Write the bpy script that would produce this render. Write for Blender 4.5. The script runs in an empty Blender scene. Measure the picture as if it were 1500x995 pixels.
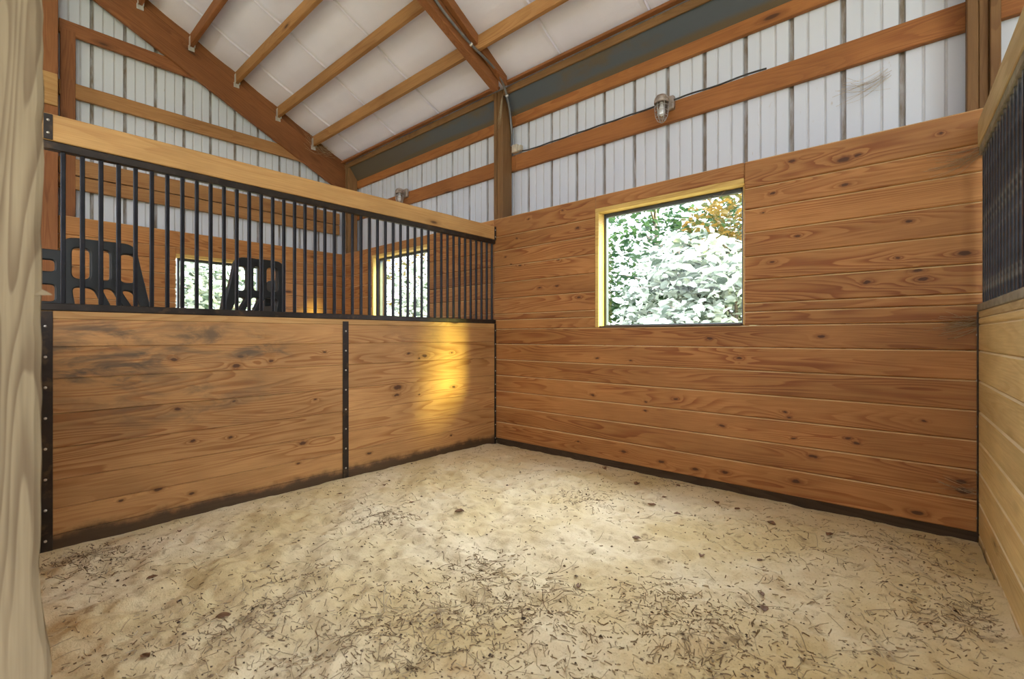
import bpy, bmesh, math, random
import numpy as np
from mathutils import Vector, Matrix, Euler

rng = random.Random(7)
SC = bpy.context.scene
COL = SC.collection
PI = math.pi
SUN_E = 3.6

# ------------------------------------------------------------------ camera geometry (metres; stall corner at the origin)
FPX, CX, CY, EYE = 687.0, 750.0, 493.0, 1.04
YAW = math.atan2(.6643, .7475)
RX, RY = math.cos(YAW), math.sin(YAW)
FX, FY = -math.sin(YAW), math.cos(YAW)
CAM = (3.209, -3.37, EYE)

def ray(u, v):
    a = (u - CX) / FPX
    return (a * RX + FX, a * RY + FY, (CY - v) / FPX)

def on_x(u, v, x):
    r = ray(u, v); t = (x - CAM[0]) / r[0]
    return Vector([CAM[i] + t * r[i] for i in range(3)])

def on_y(u, v, y):
    r = ray(u, v); t = (y - CAM[1]) / r[1]
    return Vector([CAM[i] + t * r[i] for i in range(3)])

def on_floor(u, v, z=0.0):
    r = ray(u, v); t = (z - CAM[2]) / r[2]
    return Vector([CAM[i] + t * r[i] for i in range(3)])

# ------------------------------------------------------------------ object helpers
def tag(o, label=None, cat=None, group=None, kind=None):
    if label: o['label'] = label
    if cat: o['category'] = cat
    if group: o['group'] = group
    o['kind'] = kind or 'thing'
    return o

def empty(name, loc=(0, 0, 0), rz=0.0, parent=None):
    o = bpy.data.objects.new(name, None)
    o.empty_display_size = .05
    COL.objects.link(o)
    o.location = loc
    o.rotation_euler = (0, 0, rz)
    if parent: o.parent = parent
    return o

class MB:
    """collects chamfered boxes, tubes and lathes; build() links them as one mesh object"""
    def __init__(self):
        self.v = []; self.f = []; self.r = []; self.sm = []; self.e = []
    def add(self, vs, fs, rnd=None, smooth=False, edge=()):
        b = len(self.v)
        self.v.extend(vs)
        self.f.extend([tuple(i + b for i in f) for f in fs])
        r = rng.random() if rnd is None else rnd
        self.r.extend([r] * len(vs))
        self.sm.extend([smooth] * len(fs))
        self.e.extend([1.0 if i in edge else 0.0 for i in range(len(fs))])
    def box(self, x0, x1, y0, y1, z0, z1, c=.003, rnd=None, mat=None):
        if x1 < x0: x0, x1 = x1, x0
        if y1 < y0: y0, y1 = y1, y0
        if z1 < z0: z0, z1 = z1, z0
        c = min(c, (x1 - x0) * .45, (y1 - y0) * .45, (z1 - z0) * .45)
        vs = []; idx = {}
        P = ((x0, x1), (y0, y1), (z0, z1))
        for i in (0, 1):
            for j in (0, 1):
                for k in (0, 1):
                    s = (1 - 2 * i, 1 - 2 * j, 1 - 2 * k)
                    p = [P[0][i], P[1][j], P[2][k]]
                    for a in range(3):
                        q = [p[b] + (0 if b == a else s[b] * c) for b in range(3)]
                        idx[(i, j, k, a)] = len(vs); vs.append(Vector(q))
        fs = []
        for a in range(3):
            b, d = (a + 1) % 3, (a + 2) % 3
            for sgn in (0, 1):
                loop = []
                for (m, n) in ((0, 0), (1, 0), (1, 1), (0, 1)):
                    key = [0, 0, 0]; key[a] = sgn; key[b] = m; key[d] = n
                    loop.append(idx[(*key, a)])
                fs.append(tuple(loop if sgn else loop[::-1]))
        for a in range(3):                      # the edge chamfers, along axis a
            b, d = (a + 1) % 3, (a + 2) % 3
            for m in (0, 1):
                for n in (0, 1):
                    k0 = [0, 0, 0]; k0[b] = m; k0[d] = n
                    k1 = list(k0); k1[a] = 1
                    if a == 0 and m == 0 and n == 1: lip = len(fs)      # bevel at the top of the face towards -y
                    q = [idx[(*k0, b)], idx[(*k1, b)], idx[(*k1, d)], idx[(*k0, d)]]
                    fs.append(tuple(q if (m ^ n) else q[::-1]))
        for i in (0, 1):
            for j in (0, 1):
                for k in (0, 1):
                    q = [idx[(i, j, k, 0)], idx[(i, j, k, 1)], idx[(i, j, k, 2)]]
                    fs.append(tuple(q if (i + j + k) % 2 else q[::-1]))
        if mat is not None: vs = [mat @ p for p in vs]
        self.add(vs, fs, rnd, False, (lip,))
        return self
    def hexa(self, p, rnd=None):
        """eight corners: bottom four then top four, both counter-clockwise from above"""
        self.add([Vector(q) for q in p], [(3, 2, 1, 0), (4, 5, 6, 7), (0, 1, 5, 4), (1, 2, 6, 5), (2, 3, 7, 6), (3, 0, 4, 7)], rnd)
        return self
    def tube(self, pts, r, n=8, rnd=None, cap=True):
        pts = [Vector(p) for p in pts]
        if not isinstance(r, (list, tuple)): r = [r] * len(pts)
        vs = []; fs = []
        ref = Vector((0, 0, 1))
        for i, p in enumerate(pts):
            t = (pts[min(i + 1, len(pts) - 1)] - pts[max(i - 1, 0)]).normalized()
            if abs(t.dot(ref)) > .95: ref = Vector((1, 0, 0)) if abs(t.x) < .9 else Vector((0, 1, 0))
            a = t.cross(ref).normalized(); b = t.cross(a).normalized()
            ref = a.cross(t)
            for k in range(n):
                w = 2 * PI * k / n
                vs.append(p + a * (r[i] * math.cos(w)) + b * (r[i] * math.sin(w)))
        for i in range(len(pts) - 1):
            for k in range(n):
                k2 = (k + 1) % n
                fs.append((i * n + k, i * n + k2, (i + 1) * n + k2, (i + 1) * n + k))
        if cap:
            fs.append(tuple(range(n))[::-1]); fs.append(tuple((len(pts) - 1) * n + k for k in range(n)))
        self.add(vs, fs, rnd, True)
        return self
    def lathe(self, prof, o=(0, 0, 0), n=20, rnd=None, mat=None):
        o = Vector(o); vs = []; fs = []
        for (r, z) in prof:
            for k in range(n):
                w = 2 * PI * k / n
                q = Vector((r * math.cos(w), r * math.sin(w), z))
                vs.append((mat @ q if mat is not None else q) + o)
        for i in range(len(prof) - 1):
            for k in range(n):
                k2 = (k + 1) % n
                fs.append((i * n + k, i * n + k2, (i + 1) * n + k2, (i + 1) * n + k))
        self.add(vs, fs, rnd, True)
        return self
    def build(self, name, mat, parent=None):
        me = bpy.data.meshes.new(name)
        me.from_pydata([tuple(p) for p in self.v], [], self.f)
        at = me.attributes.new('rnd', 'FLOAT', 'POINT')
        at.data.foreach_set('value', self.r)
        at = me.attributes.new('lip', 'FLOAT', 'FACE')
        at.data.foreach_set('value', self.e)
        me.polygons.foreach_set('use_smooth', self.sm)
        me.materials.append(mat)
        me.update()
        o = bpy.data.objects.new(name, me)
        COL.objects.link(o)
        if parent: o.parent = parent
        return o

def fix_normals(o):
    bm = bmesh.new(); bm.from_mesh(o.data)
    bmesh.ops.recalc_face_normals(bm, faces=bm.faces)
    bm.to_mesh(o.data); bm.free()
    return o

# ------------------------------------------------------------------ materials
def new_mat(name):
    m = bpy.data.materials.new(name); m.use_nodes = True
    nt = m.node_tree
    for n in list(nt.nodes): nt.nodes.remove(n)
    out = nt.nodes.new('ShaderNodeOutputMaterial')
    bs = nt.nodes.new('ShaderNodeBsdfPrincipled')
    nt.links.new(bs.outputs[0], out.inputs[0])
    return m, nt, bs, out

class NT:
    def __init__(self, nt): self.nt = nt
    def val(self, sock, v):
        if isinstance(v, bpy.types.NodeSocket): self.nt.links.new(v, sock)
        else: sock.default_value = v
    def math(self, op, a, b=None, c=None, clamp=False):
        n = self.nt.nodes.new('ShaderNodeMath'); n.operation = op; n.use_clamp = clamp
        self.val(n.inputs[0], a)
        if b is not None: self.val(n.inputs[1], b)
        if c is not None: self.val(n.inputs[2], c)
        return n.outputs[0]
    def vec(self, op, a, b=None, c=None, out=0):
        n = self.nt.nodes.new('ShaderNodeVectorMath'); n.operation = op
        self.val(n.inputs[0], a)
        if b is not None: self.val(n.inputs[1], b)
        if c is not None: self.val(n.inputs[2], c)
        return n.outputs[out]
    def noise(self, v, scale=5, detail=3, rough=.55, dist=0, col=False):
        n = self.nt.nodes.new('ShaderNodeTexNoise')
        self.val(n.inputs['Vector'], v)
        n.inputs['Scale'].default_value = scale; n.inputs['Detail'].default_value = detail
        n.inputs['Roughness'].default_value = rough; n.inputs['Distortion'].default_value = dist
        return n.outputs[1 if col else 0]
    def maprange(self, v, a, b, c, d, smooth=False):
        n = self.nt.nodes.new('ShaderNodeMapRange'); n.clamp = True
        if smooth: n.interpolation_type = 'SMOOTHSTEP'
        self.val(n.inputs[0], v)
        for i, q in enumerate((a, b, c, d)): n.inputs[i + 1].default_value = q
        return n.outputs[0]
    def mix(self, fac, a, b, mode='MIX'):
        n = self.nt.nodes.new('ShaderNodeMix'); n.data_type = 'RGBA'; n.blend_type = mode
        self.val(n.inputs[0], fac)
        self.val(n.inputs[6], a if isinstance(a, bpy.types.NodeSocket) else (*a, 1))
        self.val(n.inputs[7], b if isinstance(b, bpy.types.NodeSocket) else (*b, 1))
        return n.outputs[2]
    def attr(self, name):
        n = self.nt.nodes.new('ShaderNodeAttribute'); n.attribute_name = name
        return n.outputs['Fac']
    def sep(self, v):
        n = self.nt.nodes.new('ShaderNodeSeparateXYZ'); self.val(n.inputs[0], v); return n.outputs
    def comb(self, x, y, z):
        n = self.nt.nodes.new('ShaderNodeCombineXYZ')
        for i, q in enumerate((x, y, z)): self.val(n.inputs[i], q)
        return n.outputs[0]
    def obj(self):
        return self.nt.nodes.new('ShaderNodeTexCoord').outputs['Object']
    def bump(self, h, strength, dist, bs):
        n = self.nt.nodes.new('ShaderNodeBump')
        n.inputs['Strength'].default_value = strength; n.inputs['Distance'].default_value = dist
        self.val(n.inputs['Height'], h)
        self.nt.links.new(n.outputs[0], bs.inputs['Normal'])

def wood(name, light, late, rough=.6, knots=(), ring=26.0, contrast=.85, var=.22, voro=True, stains=(), base_h=None,
         stain_col=(.125, .088, .055), spec=.3, stretch=.55, cross=6.5, lip=None):
    """pine: grain runs along the object's own x axis; every board carries its own 'rnd'"""
    m, nt, bs, out = new_mat(name)
    N = NT(nt)
    P = N.obj()
    rnd = N.attr('rnd')
    inf = nt.nodes.new('ShaderNodeObjectInfo').outputs['Random']
    rr = N.math('ADD', rnd, N.math('MULTIPLY', inf, 3.7))
    off = N.comb(N.math('MULTIPLY', rr, 31.0), N.math('MULTIPLY', rr, 17.0), N.math('MULTIPLY', rr, 23.0))
    Q = N.vec('ADD', P, off)
    kd = None
    if knots:
        wob = N.vec('SCALE', N.vec('SUBTRACT', N.noise(P, 22, 2, col=True), (.5, .5, .5)))
        nt.nodes[-1].inputs['Scale'].default_value = .02
        W = N.vec('ADD', P, wob)
        for (kx, kz, ax, az) in knots:
            d = N.vec('LENGTH', N.vec('MULTIPLY_ADD', W, (1 / ax, 0, 1 / az), (-kx / ax, 0, -kz / az)), out=1)
            kd = d if kd is None else N.math('MINIMUM', kd, d)
    if voro:
        vn = nt.nodes.new('ShaderNodeTexVoronoi')
        vn.inputs['Scale'].default_value = 1.0
        N.val(vn.inputs['Vector'], N.vec('MULTIPLY', Q, (1.5, 5.0, 5.0)))
        vd = N.math('MULTIPLY', vn.outputs['Distance'], 11.0)
        kd = vd if kd is None else N.math('MINIMUM', kd, vd)
    big = N.noise(N.vec('MULTIPLY', Q, (stretch, cross, cross)), 1.0, 1.5, .4, .3)
    field = N.math('MULTIPLY', big, ring)
    if kd is not None:
        halo = N.math('DIVIDE', 2.4, N.math('ADD', 1.0, N.math('MULTIPLY', N.math('MULTIPLY', kd, kd), .35)))
        field = N.math('ADD', field, halo)
    wavy = N.noise(N.vec('MULTIPLY', Q, (3.0, 30, 30)), 1.0, 2)
    field = N.math('ADD', field, N.math('MULTIPLY', wavy, .55))
    saw = N.math('FRACT', field)
    band = N.maprange(saw, .25, .92, 0, 1, True)
    fall = N.maprange(saw, .92, 1.0, 1, 0, True)
    late_m = N.math('MULTIPLY', band, fall)
    presence = N.maprange(N.noise(N.vec('MULTIPLY', Q, (.8, 5, 5)), 1.3, 2), .36, .62, .18, 1.0, True)
    late_m = N.math('MULTIPLY', N.math('MULTIPLY', late_m, presence), contrast)
    col = N.mix(late_m, light, late)
    fib = N.noise(N.vec('MULTIPLY', Q, (5, 150, 150)), 1.0, 3)
    col = N.mix(N.maprange(fib, .3, .75, 0, .35), col, tuple(c * .6 for c in late))
    tone = N.maprange(rnd, 0, 1, 1 - var, 1 + var)
    blot = N.maprange(N.noise(N.vec('MULTIPLY', Q, (1.2, 3, 3)), 1.4, 3), .3, .7, .84, 1.14)
    tone = N.math('MULTIPLY', tone, blot)
    col = N.mix(1.0, col, N.comb(tone, N.math('POWER', tone, 1.08), N.math('POWER', tone, 1.2)), 'MULTIPLY')
    if kd is not None:
        km = N.maprange(kd, .55, 1.05, 1, 0, True)
        ringm = N.maprange(kd, 1.0, 2.2, .5, 0, True)
        col = N.mix(ringm, col, tuple(c * .62 for c in late))
        col = N.mix(N.math('MULTIPLY', km, .93), col, (.075, .030, .013))
    if lip: col = N.mix(N.math('MULTIPLY', N.attr('lip'), N.maprange(N.noise(P, 3.0, 3), .3, .6, .35, .9)), col, lip)  # bare-wood tone on upper bevels, with the groove highlight put into the colour
    if stains:
        nz = N.noise(N.vec('MULTIPLY', P, (3.0, 4, 9.0)), 1.6, 5, .62, .6)
        tot = None
        for (sx, sz, ax, az, k) in stains:
            d = N.vec('LENGTH', N.vec('MULTIPLY_ADD', P, (1 / ax, 0, 1 / az), (-sx / ax, 0, -sz / az)), out=1)
            g = N.math('MULTIPLY', N.maprange(d, .25, 1.0, 1, 0, True), k)
            tot = g if tot is None else N.math('MAXIMUM', tot, g)
        s = N.math('MULTIPLY', tot, N.maprange(nz, .40, .66, 0, 1, True))
        col = N.mix(s, col, stain_col)
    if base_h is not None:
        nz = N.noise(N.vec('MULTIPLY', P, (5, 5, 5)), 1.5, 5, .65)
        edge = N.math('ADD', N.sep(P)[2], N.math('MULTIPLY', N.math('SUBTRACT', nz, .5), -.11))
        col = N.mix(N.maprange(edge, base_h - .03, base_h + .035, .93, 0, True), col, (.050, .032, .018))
    nt.links.new(col, bs.inputs['Base Color'])
    bs.inputs['Roughness'].default_value = rough
    bs.inputs['Specular IOR Level'].default_value = spec
    h = N.math('ADD', N.math('MULTIPLY', late_m, -.5), N.math('MULTIPLY', fib, .7))
    N.bump(h, .25, .002, bs)
    return m

def plain(name, col, rough=.5, metal=0.0, var=0.0, scale=12, dirt=None, dirt_scale=6, dirt_range=(.5, .75), bump=0.0, bscale=60, spec=.5):
    m, nt, bs, out = new_mat(name)
    N = NT(nt); P = N.obj()
    c = None
    if var:
        t = N.maprange(N.noise(P, scale, 4), .3, .7, 1 - var, 1 + var)
        c = N.mix(1.0, col, N.comb(t, t, t), 'MULTIPLY')
    if dirt:
        d = N.maprange(N.noise(P, dirt_scale, 5, .62), dirt_range[0], dirt_range[1], 0, .9, True)
        c = N.mix(d, c if c is not None else col, dirt)
    if c is not None: nt.links.new(c, bs.inputs['Base Color'])
    else: bs.inputs['Base Color'].default_value = (*col, 1)
    bs.inputs['Roughness'].default_value = rough; bs.inputs['Metallic'].default_value = metal
    bs.inputs['Specular IOR Level'].default_value = spec
    if bump: N.bump(N.noise(P, bscale, 4), bump, .004, bs)
    return m

def px_knots_y(lst, y=0.0, base=.016):
    out = []
    for q in lst:
        p = on_y(q[0], q[1], y); k = q[2] if len(q) > 2 else 1.0
        h = math.sin(q[0] * 12.9 + q[1] * 7.1) * .5 + .5
        out.append((p.x, p.z, base * (.75 + .9 * h) * k, base * (.42 + .25 * h) * k))
    return out
def px_knots_x(lst, x=0.0, base=.016):
    out = []
    for q in lst:
        p = on_x(q[0], q[1], x); k = q[2] if len(q) > 2 else 1.0
        h = math.sin(q[0] * 12.9 + q[1] * 7.1) * .5 + .5
        out.append((p.y, p.z, base * (.75 + .9 * h) * k, base * (.45 + .3 * h) * k))
    return out

WK = px_knots_y([(1235.6, 234, 1.4), (1257, 227.5, 1.4), (1160, 236, .9), (1378.6, 195, .8), (1131.6, 283.8), (1237.8, 270.8), (1168, 346, .8), (1332, 323.7),
                 (1117, 312, .7), (1130.8, 384.3), (1315, 377), (1413, 371, 1.2), (1270, 413.8, 1.1), (1344, 396.4, .9), (1352.6, 409), (1202.6, 493), (1083, 524.7, .9),
                 (1149.6, 604), (1156, 612, .9), (1353.5, 617.6), (1162.8, 643, .9), (1242, 642, .8), (1255, 650, .7), (1191, 669), (1408, 706, 1.6), (1411, 719, 1.6),
                 (1166, 705.5, 1.2), (1343.6, 752, 1.3), (1061.6, 692, 1.3), (1040, 495.6, .9), (924, 528.8), (874.7, 525, .8), (868, 579, .9), (946, 589, .9), (990, 584.6, .8),
                 (945.5, 601.7, .7), (1057.7, 623.8, 1.1), (846.6, 646.7), (913.5, 661.7), (968.7, 676.5), (1018, 687.7), (846, 334, .9), (757, 349, .8), (740.4, 376.8),
                 (748.4, 387, .8), (762, 389, .8), (817.6, 380.5, .9), (790.5, 421.5, .7), (815.8, 419, .9), (848, 435.6, .9), (774, 320.8, .9), (824, 308, .8)])
PK = px_knots_x([(352.8, 522, .9), (346, 536, 1.3), (398, 528.6, .8), (475, 516.6, .8), (342.7, 587.7), (462, 585, .8), (337.7, 641, 1.1), (443.7, 649.7, 1.2), (437, 679, .8),
                 (582.4, 567.6, 1.9), (581, 579, 1.1), (622.4, 521.6, 1.1), (614, 525, .9), (598.5, 518, .8), (662, 516.6, .8), (614, 578, .8), (664.6, 567, .8), (660.8, 638, 1.1),
                 (541, 664), (254.7, 526.7, .9), (259.7, 599, .9), (282.4, 646, 1.3), (178, 733), (232, 716.8, .9), (281, 723, 1.1)])

M = {}
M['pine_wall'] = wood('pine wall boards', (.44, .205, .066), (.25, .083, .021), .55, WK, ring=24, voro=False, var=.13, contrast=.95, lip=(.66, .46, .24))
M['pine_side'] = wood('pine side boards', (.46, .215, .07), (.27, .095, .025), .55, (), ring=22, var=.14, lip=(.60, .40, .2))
M['pine_panel'] = wood('pine stall panel', (.51, .275, .105), (.31, .125, .038), .55, PK, ring=20, voro=False, var=.10, contrast=.9,
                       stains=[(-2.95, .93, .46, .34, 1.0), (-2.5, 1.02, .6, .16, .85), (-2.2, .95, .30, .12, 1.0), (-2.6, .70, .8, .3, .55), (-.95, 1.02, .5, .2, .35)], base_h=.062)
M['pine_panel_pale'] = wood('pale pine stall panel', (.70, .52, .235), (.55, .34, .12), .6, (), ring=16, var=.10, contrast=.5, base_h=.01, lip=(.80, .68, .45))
M['cap'] = wood('pine cap board', (.54, .32, .125), (.40, .19, .06), .6, (), ring=14, var=.05, contrast=.55)
M['cap_pale'] = wood('pale cap board', (.56, .43, .22), (.42, .28, .12), .65, (), ring=14, var=.05, contrast=.55)
M['rail_dusty'] = plain('dust covered rail', (.27, .24, .175), .85, 0, .35, 18, (.12, .11, .09), 9, (.5, .7))
M['beam'] = wood('reddish brown beam', (.30, .122, .045), (.19, .062, .021), .65, (), ring=20, var=.14, contrast=.6)
M['purlin'] = wood('tan purlin', (.42, .22, .085), (.28, .12, .04), .65, (), ring=20, var=.1, contrast=.6)
M['girt'] = wood('orange brown girt', (.36, .145, .042), (.23, .075, .02), .62, (), ring=20, var=.1, contrast=.6)
M['post'] = wood('treated brown post', (.235, .128, .052), (.15, .07, .027), .7, (), ring=20, var=.18, contrast=.6, voro=False)
M['yellow'] = wood('yellow pine window trim', (.72, .50, .16), (.52, .30, .07), .55, (), ring=16, var=.05, contrast=.6, voro=False)
M['jamb'] = wood('weathered pale post', (.30, .235, .145), (.135, .088, .05), .9, (), ring=13, var=.05, contrast=.7, voro=False, stretch=1.0, cross=16)
M['baseboard'] = wood('dark damp board', (.075, .047, .026), (.045, .027, .014), .8, (), ring=20, var=.2, voro=False)
M['steel'] = plain('dark brown steel', (.035, .027, .022), .42, .55, .35, 9, (.10, .062, .036), 14, (.52, .72))
M['bar'] = plain('black steel bar', (.020, .020, .024), .33, .7, .3, 9, (.075, .055, .04), 9, (.56, .75))
M['bar_dusty'] = plain('dusty dark steel bar', (.034, .038, .046), .3, .6, .5, 9, (.17, .16, .13), 13, (.5, .7))
M['screw'] = plain('zinc screw', (.55, .52, .47), .35, .9)
M['hanger'] = plain('galvanised hanger', (.66, .68, .68), .4, .6, .15, 20)
M['conduit'] = plain('grey conduit', (.15, .155, .165), .45, .2, .15, 20, (.25, .2, .14), 25, (.55, .75))
M['cable'] = plain('dark cable', (.035, .033, .032), .6)
M['box'] = plain('dusty grey box', (.48, .43, .34), .7, 0, .2, 25)
M['cast'] = plain('cast lamp metal', (.40, .34, .30), .5, .5, .25, 20, (.22, .16, .1), 30, (.5, .7))
M['guard'] = plain('wire guard metal', (.42, .40, .38), .4, .7)
M['bulb'] = plain('white bulb', (.85, .85, .85), .25)
M['black_plastic'] = plain('black plastic', (.009, .011, .012), .45, 0, .3, 8, (.028, .028, .026), 7, (.55, .8))
M['metal_frame'] = plain('dark window frame', (.06, .07, .072), .4, .3, .1)
M['leaf_dry'] = plain('dry brown leaf', (.17, .085, .035), .7, 0, .35, 40)
M['bark'] = plain('grey bark', (.20, .155, .12), .9, 0, .4, 9, bump=.8, bscale=25)

def sheet_mat(name, col, line_col, dirt, vent=False):
    m, nt, bs, out = new_mat(name)
    N = NT(nt); P = N.obj()
    g = N.attr('groove')
    n = N.noise(P, 2.2, 5, .6)
    c = N.mix(N.maprange(n, .45, .8, 0, .35, True), col, tuple(a * b for a, b in zip(col, (.88, .90, .95))))
    sp = N.noise(N.vec('MULTIPLY', P, (14, 14, 5)), 2.0, 5, .65)
    c = N.mix(N.maprange(sp, .64, .78, 0, .65, True), c, dirt)
    gn = N.noise(N.vec('MULTIPLY', P, (30, 30, 7)), 1.0, 4)
    c = N.mix(N.math('MULTIPLY', g, N.maprange(gn, .3, .65, .45, 1.0)), c, line_col)
    nt.links.new(c, bs.inputs['Base Color'])
    bs.inputs['Roughness'].default_value = .5
    return m
M['siding'] = sheet_mat('white ribbed metal siding', (.595, .640, .715), (.20, .155, .11), (.42, .33, .22))

def roof_mat():
    m, nt, bs, out = new_mat('white roof insulation')
    N = NT(nt); P = N.obj()
    n = N.noise(P, 1.3, 4, .55)
    c = N.mix(N.maprange(n, .35, .75, 0, 1), (.775, .775, .945), (.68, .685, .865))
    st = N.noise(N.vec('MULTIPLY', P, (1.2, 5, 5)), 2.5, 5, .65)
    c = N.mix(N.maprange(st, .66, .80, 0, .35, True), c, (.45, .38, .32))
    g = N.attr('groove')
    c = N.mix(N.math('MULTIPLY', g, .35), c, (.36, .33, .32))
    nt.links.new(c, bs.inputs['Base Color'])
    bs.inputs['Roughness'].default_value = .55
    N.bump(N.noise(P, 9, 4, .6), .15, .02, bs)
    return m
M['roof'] = roof_mat()

def vent_mat():
    m, nt, bs, out = new_mat('dusty vent screen')
    N = NT(nt); P = N.obj()
    n = N.noise(N.vec('MULTIPLY', P, (1.1, 1, 3.0)), 1.4, 5, .6)
    sx = N.sep(P); low = N.maprange(N.math('ADD', sx[2], N.math('MULTIPLY', N.math('SUBTRACT', n, .5), .06)), 3.285, 3.325, .9, 0, True)
    far = N.maprange(sx[0], -2.6, -.2, .75, 0, True)
    dust = N.math('MAXIMUM', N.math('MAXIMUM', low, far), N.maprange(n, .48, .70, 0, .8, True))
    c = N.mix(dust, (.085, .10, .118), (.125, .088, .042))
    w = nt.nodes.new('ShaderNodeTexBrick')
    N.val(w.inputs['Vector'], N.vec('MULTIPLY', N.comb(N.sep(P)[0], N.sep(P)[2], 0.0), (90, 90, 90)))
    w.inputs['Color1'].default_value = (1, 1, 1, 1); w.inputs['Color2'].default_value = (.8, .8, .8, 1); w.inputs['Mortar'].default_value = (.35, .35, .35, 1)
    c = N.mix(.6, c, w.outputs[0], 'MULTIPLY')
    nt.links.new(c, bs.inputs['Base Color']); bs.inputs['Roughness'].default_value = .8
    return m
M['vent'] = vent_mat()

def sand_mat():
    m, nt, bs, out = new_mat('pale stall sand')
    N = NT(nt); P = N.obj()
    a = N.noise(P, 1.4, 4, .55)
    c = N.mix(N.maprange(a, .35, .68, 0, 1, True), (.60, .475, .255), (.71, .61, .415))
    b = N.noise(N.vec('ADD', P, (7, 3, 0)), 2.6, 4, .6)
    c = N.mix(N.maprange(b, .58, .74, 0, .55, True), c, (.47, .30, .13))
    d = N.noise(P, 16, 5, .68, .4)
    c = N.mix(N.maprange(d, .54, .70, 0, .65, True), c, (.27, .19, .11))
    e = N.noise(P, 120, 3, .6)
    c = N.mix(N.maprange(e, .60, .72, 0, .5, True), c, (.24, .17, .105))
    nt.links.new(c, bs.inputs['Base Color'])
    bs.inputs['Roughness'].default_value = .95; bs.inputs['Specular IOR Level'].default_value = .1
    h = N.math('ADD', N.math('MULTIPLY', N.noise(P, 30, 5, .65), 1.0), N.math('MULTIPLY', N.noise(P, 180, 3), .25))
    N.bump(h, .45, .012, bs)
    return m
M['sand'] = sand_mat()

def ramp_attr_mat(name, c0, c1, rough=.8, trans=0.0):
    m, nt, bs, out = new_mat(name)
    N = NT(nt)
    c = N.mix(N.attr('rnd'), c0, c1)
    nt.links.new(c, bs.inputs['Base Color']); bs.inputs['Roughness'].default_value = rough
    bs.inputs['Specular IOR Level'].default_value = .25
    if trans:
        t = nt.nodes.new('ShaderNodeBsdfTranslucent'); nt.links.new(c, t.inputs[0])
        mx = nt.nodes.new('ShaderNodeMixShader'); mx.inputs[0].default_value = trans
        nt.links.new(bs.outputs[0], mx.inputs[1]); nt.links.new(t.outputs[0], mx.inputs[2])
        nt.links.new(mx.outputs[0], out.inputs[0])
    return m
M['straw'] = ramp_attr_mat('straw stems', (.20, .135, .075), (.52, .43, .28))
M['crumb'] = ramp_attr_mat('dark droppings and bark crumbs', (.07, .045, .028), (.25, .18, .11))
M['web'] = ramp_attr_mat('dusty cobweb', (.34, .25, .14), (.62, .52, .36), .9, .3)
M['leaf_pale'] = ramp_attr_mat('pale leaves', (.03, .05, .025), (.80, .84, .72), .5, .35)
M['leaf_green'] = ramp_attr_mat('green leaves', (.010, .034, .012), (.055, .105, .030), .5, .35)
M['leaf_gold'] = ramp_attr_mat('yellowing leaves', (.045, .06, .016), (.22, .12, .02), .5, .35)
M['ground'] = plain('grassy ground', (.25, .25, .165), .95, 0, .35, 2, (.35, .28, .18), 1.2, (.45, .65))

def glass_mat(name, tint, gloss):
    m = bpy.data.materials.new(name); m.use_nodes = True
    nt = m.node_tree
    for n in list(nt.nodes): nt.nodes.remove(n)
    out = nt.nodes.new('ShaderNodeOutputMaterial')
    t = nt.nodes.new('ShaderNodeBsdfTransparent'); t.inputs[0].default_value = (*tint, 1)
    g = nt.nodes.new('ShaderNodeBsdfGlossy'); g.inputs['Roughness'].default_value = .03
    mx = nt.nodes.new('ShaderNodeMixShader'); mx.inputs[0].default_value = gloss
    nt.links.new(t.outputs[0], mx.inputs[1]); nt.links.new(g.outputs[0], mx.inputs[2]); nt.links.new(mx.outputs[0], out.inputs[0])
    return m
M['pane'] = glass_mat('window glass', (.97, .985, .98), .012)
M['jar'] = glass_mat('lamp glass', (.88, .90, .90), .22)

# ------------------------------------------------------------------ floor
GRIDS = {q: np.random.RandomState(q).rand(400, 400) for q in (1, 2, 3, 4)}
def smooth_noise(x, y, cell, seed):
    g = GRIDS[seed]
    u = x / cell + 150; w = y / cell + 150
    i = np.floor(u).astype(int) % 399; j = np.floor(w).astype(int) % 399
    a = u - np.floor(u); b = w - np.floor(w)
    a = a * a * (3 - 2 * a); b = b * b * (3 - 2 * b)
    return g[i, j] * (1 - a) * (1 - b) + g[i + 1, j] * a * (1 - b) + g[i, j + 1] * (1 - a) * b + g[i + 1, j + 1] * a * b - .5

def floor_h(x, y):
    x = np.asarray(x, float); y = np.asarray(y, float)
    h = .030 * smooth_noise(x, y, .42, 1) + .034 * smooth_noise(x, y, .14, 2) + .024 * smooth_noise(x, y, .055, 3) + .010 * smooth_noise(x, y, .026, 4)
    calm = np.clip((-.1 - y) / .5, 0, 1) * np.clip(x / .3, 0, 1)
    h = h * (.25 + .75 * calm)
    wallx = 3.395 - y * .0437
    pile = .035 * np.exp(-np.clip(wallx - x, 0, 9) / .07) * np.clip((-.25 - y) / .6, 0, 1)
    return h - .004 + pile - .016 * np.clip((y + .12) / .1, 0, 1)

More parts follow.
